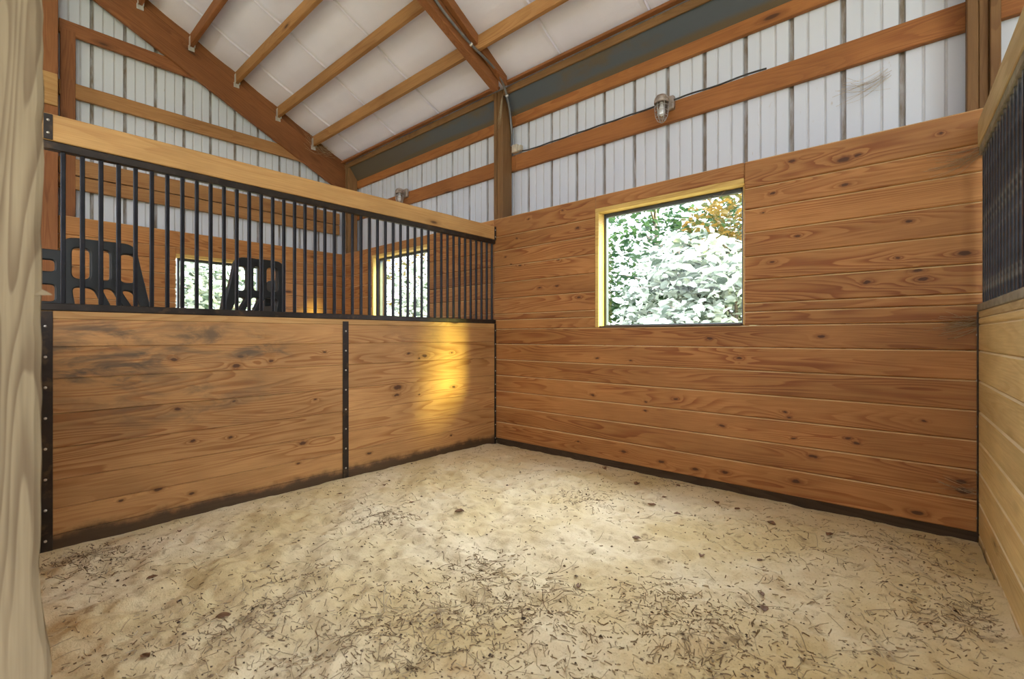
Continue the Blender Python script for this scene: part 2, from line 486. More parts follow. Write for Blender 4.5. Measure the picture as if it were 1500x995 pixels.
def make_floor():
    xs = np.linspace(-.1, 3.6, 310); ys = np.linspace(-3.7, .05, 312)
    X, Y = np.meshgrid(xs, ys, indexing='ij')
    Z = floor_h(X, Y)
    nx, ny = X.shape
    v = np.stack([X.ravel(), Y.ravel(), Z.ravel()], 1)
    idx = np.arange(nx * ny).reshape(nx, ny)
    f = np.stack([idx[:-1, :-1], idx[1:, :-1], idx[1:, 1:], idx[:-1, 1:]], -1).reshape(-1, 4)
    me = bpy.data.meshes.new('floor')
    me.from_pydata(v.tolist(), [], f.tolist())
    me.polygons.foreach_set('use_smooth', [True] * len(f))
    me.materials.append(M['sand'])
    o = bpy.data.objects.new('floor', me); COL.objects.link(o)
    tag(o, 'pale trampled sand floor of the stall', 'floor', kind='structure')
make_floor()
fb = MB(); fb.box(-3.2, -.09, -3.6, .2, -.3, -.005, 0)
tag(fb.build('floor_neighbour', M['sand'], None), 'sand floor of the stall behind the bars', 'floor', kind='structure')
gb = MB(); gb.box(-60, 60, -60, 60, -.5, -.06, 0)
tag(gb.build('ground', M['ground']), 'grassy ground outside the barn', 'ground', kind='structure')

# ------------------------------------------------------------------ board walls
WZ = [.036, .200, .355, .507, .660, .815, .968, 1.114, 1.204, 1.262, 1.415, 1.570, 1.730, 1.883, 2.025, 2.205]
def board_wall(name, x0, x1, holes, mat, zs=WZ, y0=0.0, y1=.04, mirror=None):
    """horizontal boards, one chamfered box each, cut around window openings; grain along x"""
    b = MB()
    for i in range(len(zs) - 1):
        z0, z1 = zs[i], zs[i + 1]
        r = rng.random()
        spans = [(x0, x1)]
        for (hx0, hx1, hz0, hz1) in holes:
            if z0 < hz1 - .012 and z1 > hz0 + .012:
                ns = []
                for (a, c) in spans:
                    if hx0 > a and hx1 < c: ns += [(a, hx0), (hx1, c)]
                    else: ns.append((a, c))
                spans = ns
        for (a, c) in spans:
            if z1 > 2.1 and z0 < 2.1 and holes and a < holes[0][1] < c and name == 'wall_back':
                h = holes[0]
                b.box(a, h[1] - .0015, y0, y1, max(z0, z0), z1 - .001, .0035, r * .4)
                b.box(h[1] + .0015, c, y0, y1, z0, z1 - .001, .0035, .5 + r * .5)
                continue
            b.box(a, c, y0, y1, z0 + .0005, z1 - .0015, .0045, r if a == x0 else rng.random())
    return b

W1 = (1.139, 2.287, 1.114, 2.098)
W2 = (-2.235, -1.083, 1.114, 2.098)
# the board that crosses the window head is notched: split that row at the head
zs1 = list(WZ)
def wall_with_window(name, x0, x1, win, label):
    b = MB()
    for i in range(len(WZ) - 1):
        z0, z1 = WZ[i] + .0005, WZ[i + 1] - .0015
        r = rng.random()
        if z1 <= win[2] + .01 or z0 >= win[3]:
            b.box(x0, x1, 0, .04, z0, z1, .0065, r)
        elif z1 > win[3] + .02:                      # head row: strip above the opening plus full boards at both sides
            b.box(x0, win[0], 0, .04, z0, z1, .0065, r)
            b.box(win[0] + .0005, win[1] - .0005, 0, .04, win[3], z1, .0045, r)
            b.box(win[1] + .001, x1, 0, .04, z0, z1, .0065, rng.random())
        else:
            b.box(x0, win[0], 0, .04, z0, z1, .0065, r)
            b.box(win[1], x1, 0, .04, z0, z1, .0065, rng.random())
    o = b.build(name, M['pine_wall'])
    tag(o, label, 'wall', kind='structure')
    return o
wall_with_window('wall_back', -.03, 3.425, W1, 'orange pine board wall with the window, right of the bars')
wall_with_window('wall_back_neighbour', -3.06, -.034, W2, 'pine board wall with a window, seen behind the bars')
# gable lining of the stall behind the bars
GX = -3.0
W3 = (-1.965, -1.06, .96, 1.955)
def gable_lining():
    root = empty('wall_left', (GX, 0, 0), PI / 2)
    b = MB()
    for i in range(len(WZ) - 1):
        z0, z1 = WZ[i] + .0005, WZ[i + 1] - .0015
        r = rng.random()
        if z1 <= W3[2] or z0 >= W3[3]: b.box(-2.90, -.004, 0, .04, z0, z1, .0065, r)
        else:
            if z1 > W3[3] + .02: b.box(W3[0], W3[1], 0, .04, W3[3], z1, .0045, r)
            if z0 < W3[2] - .02: b.box(W3[0], W3[1], 0, .04, z0, W3[2], .0045, r)
            b.box(-2.90, W3[0], 0, .04, z0, z1, .0065, r)
            b.box(W3[1], -.004, 0, .04, z0, z1, .0065, rng.random())
    b.build('boards', M['pine_side'], root)
    tag(root, 'pine board end wall behind the bars, with a small window', 'wall', kind='structure')
gable_lining()
# damp board at the foot of the wall
b = MB(); b.box(0.0, 3.41, .012, .04, -.06, .037, .004, .3)
tag(b.build('baseboard_back', M['baseboard']), 'dark damp board along the foot of the window wall', 'baseboard', kind='structure')
# wall between stall and aisle, behind and beside the camera
b = MB()
for i in range(7): b.box(-3.0, 2.0, -3.40, -3.36, WZ[i], WZ[i + 1] - .002, .0045)
tag(b.build('wall_front', M['pine_side']), 'low pine front wall of the stalls on the aisle side', 'wall', kind='structure')

# ------------------------------------------------------------------ ribbed metal siding
def siding(name, length, zfun, zlow, rib0, pitch, loc, rz, label, holes=()):
    """ribbed sheet in its own frame: x along, +y outward, ribs open to the room"""
    stops = []
    n = int(length / pitch) + 3
    prof = []
    for k in range(-2, n):
        c = rib0 + k * pitch
        for (dx, dy, g) in ((-.019, 0, 0), (-.012, .022, 1), (.012, .022, 1), (.019, 0, 0)):
            prof.append((c + dx, dy, g))
        for q in (1 / 3, 2 / 3):
            m = c + pitch * q
            for (dx, dy, g) in ((-.010, 0, 0), (-.004, .004, .45), (.004, .004, .45), (.010, 0, 0)):
                prof.append((m + dx, dy, g))
    prof = sorted(p for p in prof if 0 < p[0] < length)
    prof = [(0, 0, 0)] + prof + [(length, 0, 0)]
    for h in holes:
        extra = [(h[0], 0, 0), (h[1], 0, 0)]
        prof = sorted(prof + extra)
    vs = []; fs = []; gs = []
    zcuts = sorted({zlow} | {h[2] for h in holes} | {h[3] for h in holes})
    rows = len(zcuts) + 1
    for (x, y, g) in prof:
        for z in zcuts: vs.append((x, y, z)); gs.append(g)
        vs.append((x, y, zfun(x))); gs.append(g)
    for i in range(len(prof) - 1):
        xm = (prof[i][0] + prof[i + 1][0]) / 2
        for r in range(rows - 1):
            if r < len(zcuts) - 1:
                zm = (zcuts[r] + zcuts[r + 1]) / 2
                if any(h[0] < xm < h[1] and h[2] < zm < h[3] for h in holes): continue
            fs.append((i * rows + r, (i + 1) * rows + r, (i + 1) * rows + r + 1, i * rows + r + 1))
    me = bpy.data.meshes.new(name); me.from_pydata(vs, [], fs)
    at = me.attributes.new('groove', 'FLOAT', 'POINT'); at.data.foreach_set('value', gs)
    me.materials.append(M['siding'])
    o = bpy.data.objects.new(name, me); COL.objects.link(o)
    o.location = loc; o.rotation_euler = (0, 0, rz)
    md = o.modifiers.new('thick', 'SOLIDIFY'); md.thickness = .003; md.offset = 1
    tag(o, label, 'wall', kind='structure')
    return o
RIB = .2857
b = MB()
for i in range(15): b.box(-3.0, 7.2, -8.64, -8.60, WZ[i], WZ[i + 1] - .002, .0045)  # unseen wall, added to let less light in from the aisle side
tag(b.build('wall_far', M['pine_side']), 'unseen low pine wall added behind the camera to cut the aisle light', 'wall', kind='structure')
siding('wall_back_siding', 10.4, lambda x: 3.70, -.2, (.520 + 3.2) % RIB, RIB, (-3.2, .226, 0), 0, 'white ribbed metal siding above the pine window wall',
       [(W1[0] + 3.2 - .02, W1[1] + 3.2 + .02, W1[2] - .02, W1[3] + .02), (W2[0] + 3.2 - .02, W2[1] + 3.2 + .02, W2[2] - .02, W2[3] + .02)])
ROOF_A, ROOF_S = 3.535, -.497
RIDGE = -4.2
def roof_z(y): return ROOF_A + ROOF_S * y
# gable siding: local x runs along world +Y starting at Y = -8.6
GY0 = -8.6
def gable_top(x):
    y = GY0 + x
    return roof_z(y) if y > RIDGE else roof_z(RIDGE) + (RIDGE - y) * ROOF_S
siding('wall_left_siding', 8.9, gable_top, -.2, (-2.607 - .04 - GY0) % .262, .262, (-3.115, GY0, 0), PI / 2, 'white ribbed metal siding of the gable end',
       [(W3[0] - GY0 - .02, W3[1] - GY0 + .02, W3[2] - .02, W3[3] + .02)])

siding('wall_right_siding', 3.75, lambda x: roof_z(.25 - x), -.2, .1, .262, (7.25, .25, 0), -PI / 2, 'unseen white ribbed metal siding added beyond the right partition to block the sun')  # unseen sheet, added to keep the sun off the right-hand bars

# ------------------------------------------------------------------ roof
def make_roof():
    x0, x1 = -3.2, 7.4
    seams = [-2.53 + .83 * k for k in range(-1, 13)]
    xs = [(x0, 0, 0), (x1, 0, 0)]
    for s in seams:
        if x0 < s - .05 and s + .05 < x1:
            xs += [(s - .05, 0, 0), (s - .014, -.007, 0), (s - .004, -.020, 0), (s + .003, .004, 1), (s + .014, 0, .3), (s + .05, 0, 0)]
    xs = sorted(xs)
    purl = [0, -.42, -.88, -1.36, -1.82, -2.28, -2.74, -3.2, -3.66, RIDGE]
    ys = []
    for i in range(len(purl) - 1):
        a, c = purl[i], purl[i + 1]
        for t in (0, .25, .5, .75): ys.append((a + (c - a) * t, -.016 * math.sin(PI * t)))
    ys = [(.35, 0)] + ys + [(RIDGE, 0)]
    allrows = [(y, roof_z(y) + s) for (y, s) in ys] + [(-5.5, roof_z(RIDGE) + 1.3 * ROOF_S), (-8.6, roof_z(RIDGE) + 4.4 * ROOF_S)]
    vs = []; gs = []; fs = []
    for (y, z) in allrows:
        for (x, dz, g) in xs: vs.append((x, y, z + dz)); gs.append(g)
    n = len(xs)
    for j in range(len(allrows) - 1):
        for i in range(n - 1): fs.append((j * n + i, (j + 1) * n + i, (j + 1) * n + i + 1, j * n + i + 1))
    me = bpy.data.meshes.new('ceiling'); me.from_pydata(vs, [], fs)
    at = me.attributes.new('groove', 'FLOAT', 'POINT'); at.data.foreach_set('value', gs)
    me.materials.append(M['roof'])
    o = bpy.data.objects.new('ceiling', me); COL.objects.link(o)
    md = o.modifiers.new('thick', 'SOLIDIFY'); md.thickness = .08; md.offset = 1
    fix_normals(o)
    md.offset = 1
    tag(o, 'sloping roof lined with white insulation sheet', 'ceiling', kind='structure')
    return o
roof = make_roof()

# ------------------------------------------------------------------ beams
def beam(name, p0, p1, w, h, mat, parent=None, c=.004, up=(0, 0, 1), plies=None):
    """a sawn timber from p0 to p1 (centre line); w sideways, h along up; grain along its length"""
    p0 = Vector(p0); p1 = Vector(p1)
    d = p1 - p0; L = d.length; d.normalize()
    u = Vector(up); u = (u - d * u.dot(d)).normalized()
    s = u.cross(d)
    b = MB(); b.box(0, L, -w / 2, w / 2, -h / 2, h / 2, c)
    o = b.build(name, M[mat])
    m = Matrix((( d.x, s.x, u.x, p0.x), (d.y, s.y, u.y, p0.y), (d.z, s.z, u.z, p0.z), (0, 0, 0, 1)))
    if parent:
        bpy.context.view_layer.update()
        o.parent = parent; o.matrix_parent_inverse = Matrix.Identity(4)
        o.matrix_basis = parent.matrix_world.inverted() @ m
    else: o.matrix_basis = m
    return o

def vbox(name, x0, x1, y0, y1, z0, z1, mat, parent=None, c=.005):
    """upright timber, grain vertical"""
    return beam(name, ((x0 + x1) / 2, (y0 + y1) / 2, z0), ((x0 + x1) / 2, (y0 + y1) / 2, z1), abs(y1 - y0), abs(x1 - x0), mat, parent, c, up=(1, 0, 0))

# purlins between the gable rafter and the middle rafter
PN = ['lowest tan purlin in the bay above the bars, next to the eave', 'second tan purlin up from the eave, above the bars', 'third tan purlin up from the eave, above the bars',
      'fourth purlin up from the eave, dark brown', 'topmost purlin stub in view at the upper end of the gable rafter']
def raf_x(y): return .06 + .045 * max(0, -y / 1.02)
for k, y in enumerate([-.42, -.88, -1.36, -1.82, -2.28]):
    root = empty('purlin', (GX, y, roof_z(y) - .07))
    zc = roof_z(y) - .077
    p = beam('timber', (GX - .005, y, zc), (raf_x(y) - .02, y, zc), .042, .125, 'purlin' if k < 3 else 'beam', root, .004)
    h = MB()
    h.box(-.004, .006, -.030, .030, -.115, -.058, .002)
    h.box(.006, .05, -.026, -.0215, -.085, .03, .001)
    h.box(.006, .05, .0215, .026, -.085, .03, .001)
    h.box(.006, .05, -.026, .026, -.0665, -.0635, .001)
    hh = h.build('joist_hanger', M['hanger'], root)
    hh['label'] = 'galvanised joist hanger'
    tag(root, PN[k], 'purlin', 'roof purlins')
root = empty('purlin', (.17, -.40, roof_z(-.4) - .07))
beam('timber', (.15, -.42, roof_z(-.42) - .072), (7.2, -.42, roof_z(-.42) - .072), .042, .125, 'purlin', root, .004)
tag(root, 'tan purlin right of the conduit, crossing the roof above the window wall', 'purlin', 'roof purlins')
# eave purlins
def blocking(x0, x1, par):
    o = beam('blocking', (x0, .05, 3.457), (x1, .05, 3.457), .02, .066, 'post')
    bpy.context.view_layer.update()
    mw = o.matrix_basis.copy(); o.parent = par; o.matrix_basis = par.matrix_basis.inverted() @ mw
beamL = beam('purlin', (GX - .05, .005, 3.504), (.03, .005, 3.504), .05, .026, 'beam'); tag(beamL, 'reddish brown eave purlin above the dusty vent screen, left of the middle post', 'purlin', 'eave purlins'); blocking(GX - .04, -.075, beamL)
beamR = beam('purlin', (.13, .005, 3.504), (7.2, .005, 3.504), .05, .026, 'beam'); tag(beamR, 'reddish brown eave purlin above the dusty vent screen, right of the middle post', 'purlin', 'eave purlins'); blocking(.056, 7.2, beamR)

# gable rafter: deep lower board with a second board along its top
def sloped(name, x0, x1, z_lo, z_hi, y0, y1, mat, parent):
    ym = (y0 + y1) / 2; L = math.hypot(y1 - y0, ROOF_S * (y1 - y0))
    cz = (z_lo + z_hi) / 2
    cosr = 1 / math.hypot(1, ROOF_S)
    return beam(name, ((x0 + x1) / 2, y0, cz + ROOF_S * y0), ((x0 + x1) / 2, y1, cz + ROOF_S * y1), x1 - x0, (z_hi - z_lo) * cosr, mat, parent, .005)
root = empty('rafter', (GX, .05, 3.1))
sloped('lower_board', GX - .045, GX, 3.085, 3.425, .12, -4.2, 'beam', root)
sloped('upper_board', GX - .052, GX - .008, 3.428, 3.535, .12, -4.2, 'beam', root)
tag(root, 'deep reddish brown rafter running up the white gable wall', 'rafter')

# middle rafter: two plies, the upper one deeper set on the right of the conduit
root = empty('rafter', (.05, 0, 3.4))
def ply(name, xl0, xr0, xl1, xr1, zb0, zb1, zt0, zt1, y0, y1, mat, parent, mid=None):
    b = MB()
    b.hexa([(xl1, y1, zb1), (xr1, y1, zb1), (xr0, y0, zb0), (xl0, y0, zb0), (xl1, y1, zt1), (xr1, y1, zt1), (xr0, y0, zt0), (xl0, y0, zt0)], .4)
    # swap so that grain runs along local x
    me_o = b.build(name, M[mat])
    R = Matrix.Rotation(PI / 2, 4, 'Z')
    me_o.data.transform(R.inverted()); me_o.matrix_basis = R
    bm = bmesh.new(); bm.from_mesh(me_o.data)
    bmesh.ops.recalc_face_normals(bm, faces=bm.faces)
    bmesh.ops.bevel(bm, geom=bm.edges[:], offset=.005, segments=1, affect='EDGES')
    bm.to_mesh(me_o.data); bm.free()
    at = me_o.data.attributes.get('rnd')
    if at: at.data.foreach_set('value', [.4] * len(me_o.data.vertices))
    bpy.context.view_layer.update()
    me_o.parent = parent; me_o.matrix_basis = parent.matrix_world.inverted() @ R
    return me_o
YB, YE = -.02, -3.2
def lerp(a, c, t): return a + (c - a) * t
A = on_x(722, 136, .045); B = on_x(608, -2, .09)
def rz(y): return A.z + (B.z - A.z) * (y - A.y) / (B.y - A.y)
def rxl(y): return A.x + (B.x - A.x) * (y - A.y) / (B.y - A.y)
ply('lower_ply', rxl(A.y), rxl(A.y) + .08, rxl(YE), rxl(YE) + .08, rz(A.y), rz(YE), roof_z(A.y) - .006, roof_z(YE) - .02, A.y, YE, 'beam', root)
ply('upper_ply', rxl(A.y) + .083, rxl(A.y) + .135, rxl(YE) + .083, rxl(YE) + .135, roof_z(-.03) - .10, roof_z(YE) - .11, roof_z(-.03) - .006, roof_z(YE) - .02, -.03, YE, 'beam', root)
b = MB(); b.box(.053, .128, A.y - .01, .184, A.z + .012, roof_z(.10) - .004, .003)
b.build('seat_block', M['beam'], root)
tag(root, 'brown middle rafter carrying the grey conduit', 'rafter')

# posts
def three_ply_post(name, xs, y0, y1, z0, tops, label, dy=(0, .012, 0)):
    root = empty(name, ((xs[0] + xs[-1]) / 2, (y0 + y1) / 2, z0))
    for i in range(3):
        vbox('ply', xs[i] + .001, xs[i + 1] - .001, y0 + dy[i], y1, z0, tops[i], 'post', root, .004)
    tag(root, label, 'post', 'timber posts')
    return root
three_ply_post('post', (-.071, -.031, .010, .051), .042, .184, 0, (3.49, 3.495, 3.49), 'brown timber post rising above the corner where bars meet window wall', (0, .010, 0))
three_ply_post('post', (3.357, 3.402, 3.442, 3.484), .042, .184, 0, (3.25, 2.81, 3.25), 'brown post of three plies beside the right-hand top corner, middle ply cut short', (0, .028, 0))
three_ply_post('post', (-3.0, -2.975, -2.945, -2.915), .042, .184, 0, (3.43, 3.43, 3.43), 'dark corner post where the gable rafter meets the eave')
vbox('post', -3.10, -2.95, -3.05, -2.905, 0, 4.7, 'beam'); tag(bpy.data.objects['post.003'] if 'post.003' in bpy.data.objects else COL.objects[-1], 'tall reddish brown post on the gable wall beside the pale foreground post', 'post', 'timber posts')
root = bpy.data.objects.new('stud', None)
o = vbox('stud', -3.075, -3.032, -2.885, -2.775, 2.2, 4.02, 'beam'); tag(o, 'short brown stud between gable girts next to the tall gable post', 'stud')
bpy.data.objects.remove(root)
o = beam('header_board', (-2.94, -3.35, 3.36), (-2.94, -2.91, 3.36), .04, .30, 'cap', None); tag(o, 'light brown board nailed across the tall gable post', 'board')

# girts
def girt(p0, p1, h, label, mat='girt', w=.038):
    o = beam('girt', p0, p1, w, h, mat); tag(o, label, 'girt', 'wall girts'); return o
girt((-3.08, .202, 2.79), (.10, .202, 2.79), .155, 'orange brown girt on the white siding left of the middle post')
girt((.103, .202, 2.79), (3.40, .202, 2.79), .155, 'long orange brown girt on the siding above the window, carrying the caged lamp')
girt((3.43, .202, 2.79), (7.2, .202, 2.79), .155, 'girt end right of the three-ply post')
girt((-3.08, .202, 3.225), (.10, .202, 3.225), .115, 'narrow girt under the dusty vent screen, left of the middle post')
girt((.103, .202, 3.225), (7.2, .202, 3.225), .115, 'narrow girt under the vent screen, right of the middle post')
girt((-3.055, -2.895, 4.04), (-3.055, -1.55, 4.04), .135, 'upper brown girt on the gable wall', 'beam', .04)
girt((-3.055, -2.895, 3.445), (-3.055, -.45, 3.445), .145, 'middle brown girt on the gable wall, just above the cap board', 'purlin', .04)
girt((-3.055, -2.895, 2.70), (-3.055, -.02, 2.70), .16, 'upper of two gable boards seen through the bars', 'purlin', .04)
girt((-3.055, -2.895, 2.545), (-3.055, -.02, 2.545), .13, 'lower of two gable boards seen through the bars', 'purlin', .04)

# vent screens behind the eave
for (a, c, lab) in ((-2.91, -.075, 'dusty vent screen under the eave, left of the middle post'), (.055, 7.2, 'dark grey vent screen under the eave, right of the middle post')):
    b = MB(); b.hexa([(a, .186, 3.262), (c, .186, 3.262), (c, .196, 3.262), (a, .196, 3.262), (a, .062, 3.432), (c, .062, 3.432), (c, .072, 3.432), (a, .072, 3.432)])
    tag(b.build('vent_screen', M['vent']), lab, 'vent screen', 'vent screens')

# ------------------------------------------------------------------ windows
def window(n, w, root, label, trims):
    """local frame: x along the wall, y outward"""
    x0, x1, z0, z1 = w
    t = .034
    if 'l' in trims: MB().box(x0, x0 + t, -.004, .135, z0 + .001, z1 - t, .003).build('side_trim', M['yellow'], root)
    if 'r' in trims: MB().box(x1 - .018, x1, .041, .135, z0 + .001, z1 - t, .003).build('side_trim', M['yellow'], root)
    if 't' in trims: MB().box(x0, x1 - .001, -.004, .135, z1 - t, z1, .003).build('head_trim', M['yellow'], root)
    MB().box(x0 + t, x1 - .018, .002, .135, z0 - .004, z0 + .012, .003).build('sill', M['baseboard'], root)
    f = MB(); fy0, fy1 = .085, .125
    a0, a1, b0, b1 = x0 + t - .002, x1 - .016, z0 + .011, z1 - t + .001
    f.box(a0, a0 + .022, fy0, fy1, b0, b1, .003); f.box(a1 - .022, a1, fy0, fy1, b0, b1, .003)
    f.box(a0 + .022, a1 - .022, fy0, fy1, b0, b0 + .012, .003); f.box(a0 + .022, a1 - .022, fy0, fy1, b1 - .03, b1, .003)
    f.build('sash_frame', M['metal_frame'], root)
    MB().box(a0 + .018, a1 - .018, .103, .107, b0 + .01, b1 - .026, 0).build('glass_pane', M['pane'], root)
    tag(root, label, 'window', kind='structure')
window(1, W1, empty('window_1', (0, 0, 0)), 'window with yellow pine trim in the board wall', 'lrt')
window(2, W2, empty('window_2', (0, 0, 0)), 'yellow trimmed window seen through the right part of the bars', 'lrt')
window(3, W3, empty('window_3', (GX, 0, 0), PI / 2), 'window in the end wall seen through the left part of the bars', 'rt')

# ------------------------------------------------------------------ stall partitions
def partition(rootname, loc, rz, x0, x1, strips, mats, label, zseams, nbar, pitch, bar0, split=None):
    """local frame: x along, room side is -y, z up"""
    root = empty(rootname, loc, rz)
    tag(root, label, 'stall partition', 'stall partitions')
    def planks(a, c):
        b = MB()
        for i in range(len(zseams) - 1):
            b.box(a, c, 0, .04, zseams[i] + .0004, zseams[i + 1] - .0008, mats.get('chamfer', .0032))
        return b.build('plank_panel', mats['panel'], root)
    if split:
        planks(x0, split); planks(split + .0005, x1)
    else: planks(x0, x1)
    b = MB(); b.box(x0, x1, 0, .04, zseams[-1], 1.166, .002); b.build('top_strip', mats['cap'], root)
    b = MB(); b.box(x0, x1, -.004, .044, 1.1665, 1.204, .004); b.build('bottom_rail', mats['rail'], root)
    b = MB(); b.box(x0, x1, .002, .040, 1.957, 1.9985, .004); b.build('top_rail', mats['rail'], root)
    b = MB(); b.box(x0, x1, -.002, .042, 2.0, 2.13, .004); b.build('cap_board', mats['cap'], root)
    b = MB(); b.box(-.0095, .0095, .0095, .0285, 1.2035, 1.9575, .003)
    bar = b.build('bar', mats['bar'], root)
    for k in range(nbar):
        o = bar if k == 0 else bar.copy()
        if k: COL.objects.link(o); o.parent = root
        o.location = (bar0 - k * pitch, 0, 0)
    for (sx, sw, s0, s1, ns) in strips:
        b = MB(); b.box(sx, sx + sw, -.006, 0.0, s0, s1, .0015)
        st = b.build('steel_strip', M['steel'], root)
        for q in range(ns):
            z = s0 + (q + .5) * (s1 - s0) / ns
            c = MB(); c.lathe([(0.0001, -.0035), (.004, -.0032), (.0062, -.001), (.0065, .0)], (sx + sw / 2, -.006, z), 10, mat=Matrix.Rotation(-PI / 2, 3, 'X'))
            s = c.build('screw', M['screw'], st)
    return root
LZ = [-.06, .063, .191, .333, .490, .659, .831, .989, 1.128]
partition('stall_partition', (0, 0, 0), PI / 2, -3.20, -.001,
          [(-3.199, .052, -.03, 1.164, 8), (-.0235, .0225, -.03, 1.164, 9), (-1.627, .046, .0, 1.151, 8), (-3.180, .033, 2.002, 2.126, 2), (-.0235, .0225, 1.99, 2.126, 2)],
          {'panel': M['pine_panel'], 'cap': M['cap'], 'rail': M['steel'], 'bar': M['bar']},
          'pine stall partition with black bars, steel strip down its middle, left of the corner', LZ, 44, .0714, -.0385, -1.604)
RZ2 = [-.06, .036, .200, .355, .507, .660, .815, .968, 1.1, 1.135]
partition('stall_partition', (3.397, -.012, 0), -PI / 2 + math.radians(2.5), .001, 3.25,
          [(.001, .02, 0, 1.164, 5)],
          {'panel': M['pine_panel_pale'], 'cap': M['cap_pale'], 'rail': M['rail_dusty'], 'bar': M['bar_dusty'], 'chamfer': .007},
          'pale pine stall partition with dusty dark bars, meeting the right end of the window wall', RZ2, 45, .0714, 3.2, None)

# foreground jamb post, close to the lens
def jamb():
    yj = on_x(67.5, 500, 2.15).y
    b = MB()
    n = 46
    vs = []; fs = []
    prof = [(0, 1), (0, .82), (0, .6), (0, .35), (0, .15), (0, 0)]
    R = np.random.RandomState(5)
    zs = np.linspace(-.05, 4.6, 160)
    wob = np.cumsum(R.randn(160) * .0011); wob -= np.linspace(wob[0], wob[-1], 160)
    m = 7
    for i, z in enumerate(zs):
        bul = .010 * math.exp(-((z - .50) / .10) ** 2)
        y1 = yj + wob[i] * .35 + R.randn() * .0010 + bul - .004 * math.exp(-((z - .64) / .06) ** 2)
        for (x, y) in ((2.03, y1 - .006), (2.138, y1 - .003), (2.146, y1 - .001 + R.randn() * .0006 - .003), (2.150, y1 - .012), (2.152, y1 - .05), (2.150, y1 - .10), (2.145, y1 - .145), (2.03, y1 - .15)):
            vs.append(Vector((x, y, z)))
    k = 8
    for i in range(len(zs) - 1):
        for j in range(k):
            j2 = (j + 1) % k
            fs.append((i * k + j, (i + 1) * k + j, (i + 1) * k + j2, i * k + j2))
    fs.append(tuple(range(k))); fs.append(tuple((len(zs) - 1) * k + j for j in range(k))[::-1])
    b.add(vs, fs, .37)
    # splinter standing off the edge
    sp = on_x(64, 428, 2.146)
    b.add([sp + Vector(q) for q in ((0, -.012, .012), (.004, -.010, -.006), (-.008, -.010, -.004), (-.002, .011, -.004))], [(0, 1, 3), (1, 2, 3), (2, 0, 3), (0, 2, 1)], .37)
    o = b.build('door_post', M['jamb'])
    R4 = Matrix.Rotation(PI / 2, 4, 'Y')           # grain along local x = world z
    o.data.transform(R4.inverted()); o.matrix_basis = R4
    fix_normals(o)
    tag(o, 'rough pale weathered door post close in front, at the picture left edge', 'post')
jamb()

# ------------------------------------------------------------------ black plastic stands beyond the bars
def plate(name, outer, holes, thick, mat, parent, bevel=.006):
    """flat moulded plate with holes in the local x-z plane"""
    cu = bpy.data.curves.new(name, 'CURVE'); cu.dimensions = '2D'; cu.fill_mode = 'BOTH'
    cu.extrude = thick / 2 - bevel; cu.bevel_depth = bevel; cu.bevel_resolution = 2; cu.offset = -bevel
    def rounded(poly, r, n=5):
        pts = []
        L = len(poly)
        for i in range(L):
            p = Vector(poly[i]); a = Vector(poly[i - 1]); c = Vector(poly[(i + 1) % L])
            rr = min(r, (a - p).length * .48, (c - p).length * .48)
            s = p + (a - p).normalized() * rr; e = p + (c - p).normalized() * rr
            for k in range(n + 1):
                t = k / n
                pts.append(s * (1 - t) ** 2 + p * 2 * t * (1 - t) + e * t * t)
        return pts
    for poly, r in [(outer[0], outer[1])] + holes:
        pts = rounded(poly, r)
        sp = cu.splines.new('POLY'); sp.points.add(len(pts) - 1); sp.use_cyclic_u = True
        for q, p in zip(sp.points, pts): q.co = (p.x, p.y, 0, 1)
    tmp = bpy.data.objects.new('tmp', cu); COL.objects.link(tmp)
    bpy.context.view_layer.update()
    me = bpy.data.meshes.new_from_object(tmp.evaluated_get(bpy.context.evaluated_depsgraph_get()))
    bpy.data.objects.remove(tmp); bpy.data.curves.remove(cu)
    me.transform(Matrix.Rotation(PI / 2, 4, 'X'))
    me.materials.clear(); me.materials.append(mat)
    o = bpy.data.objects.new(name, me); COL.objects.link(o); o.parent = parent
    return o
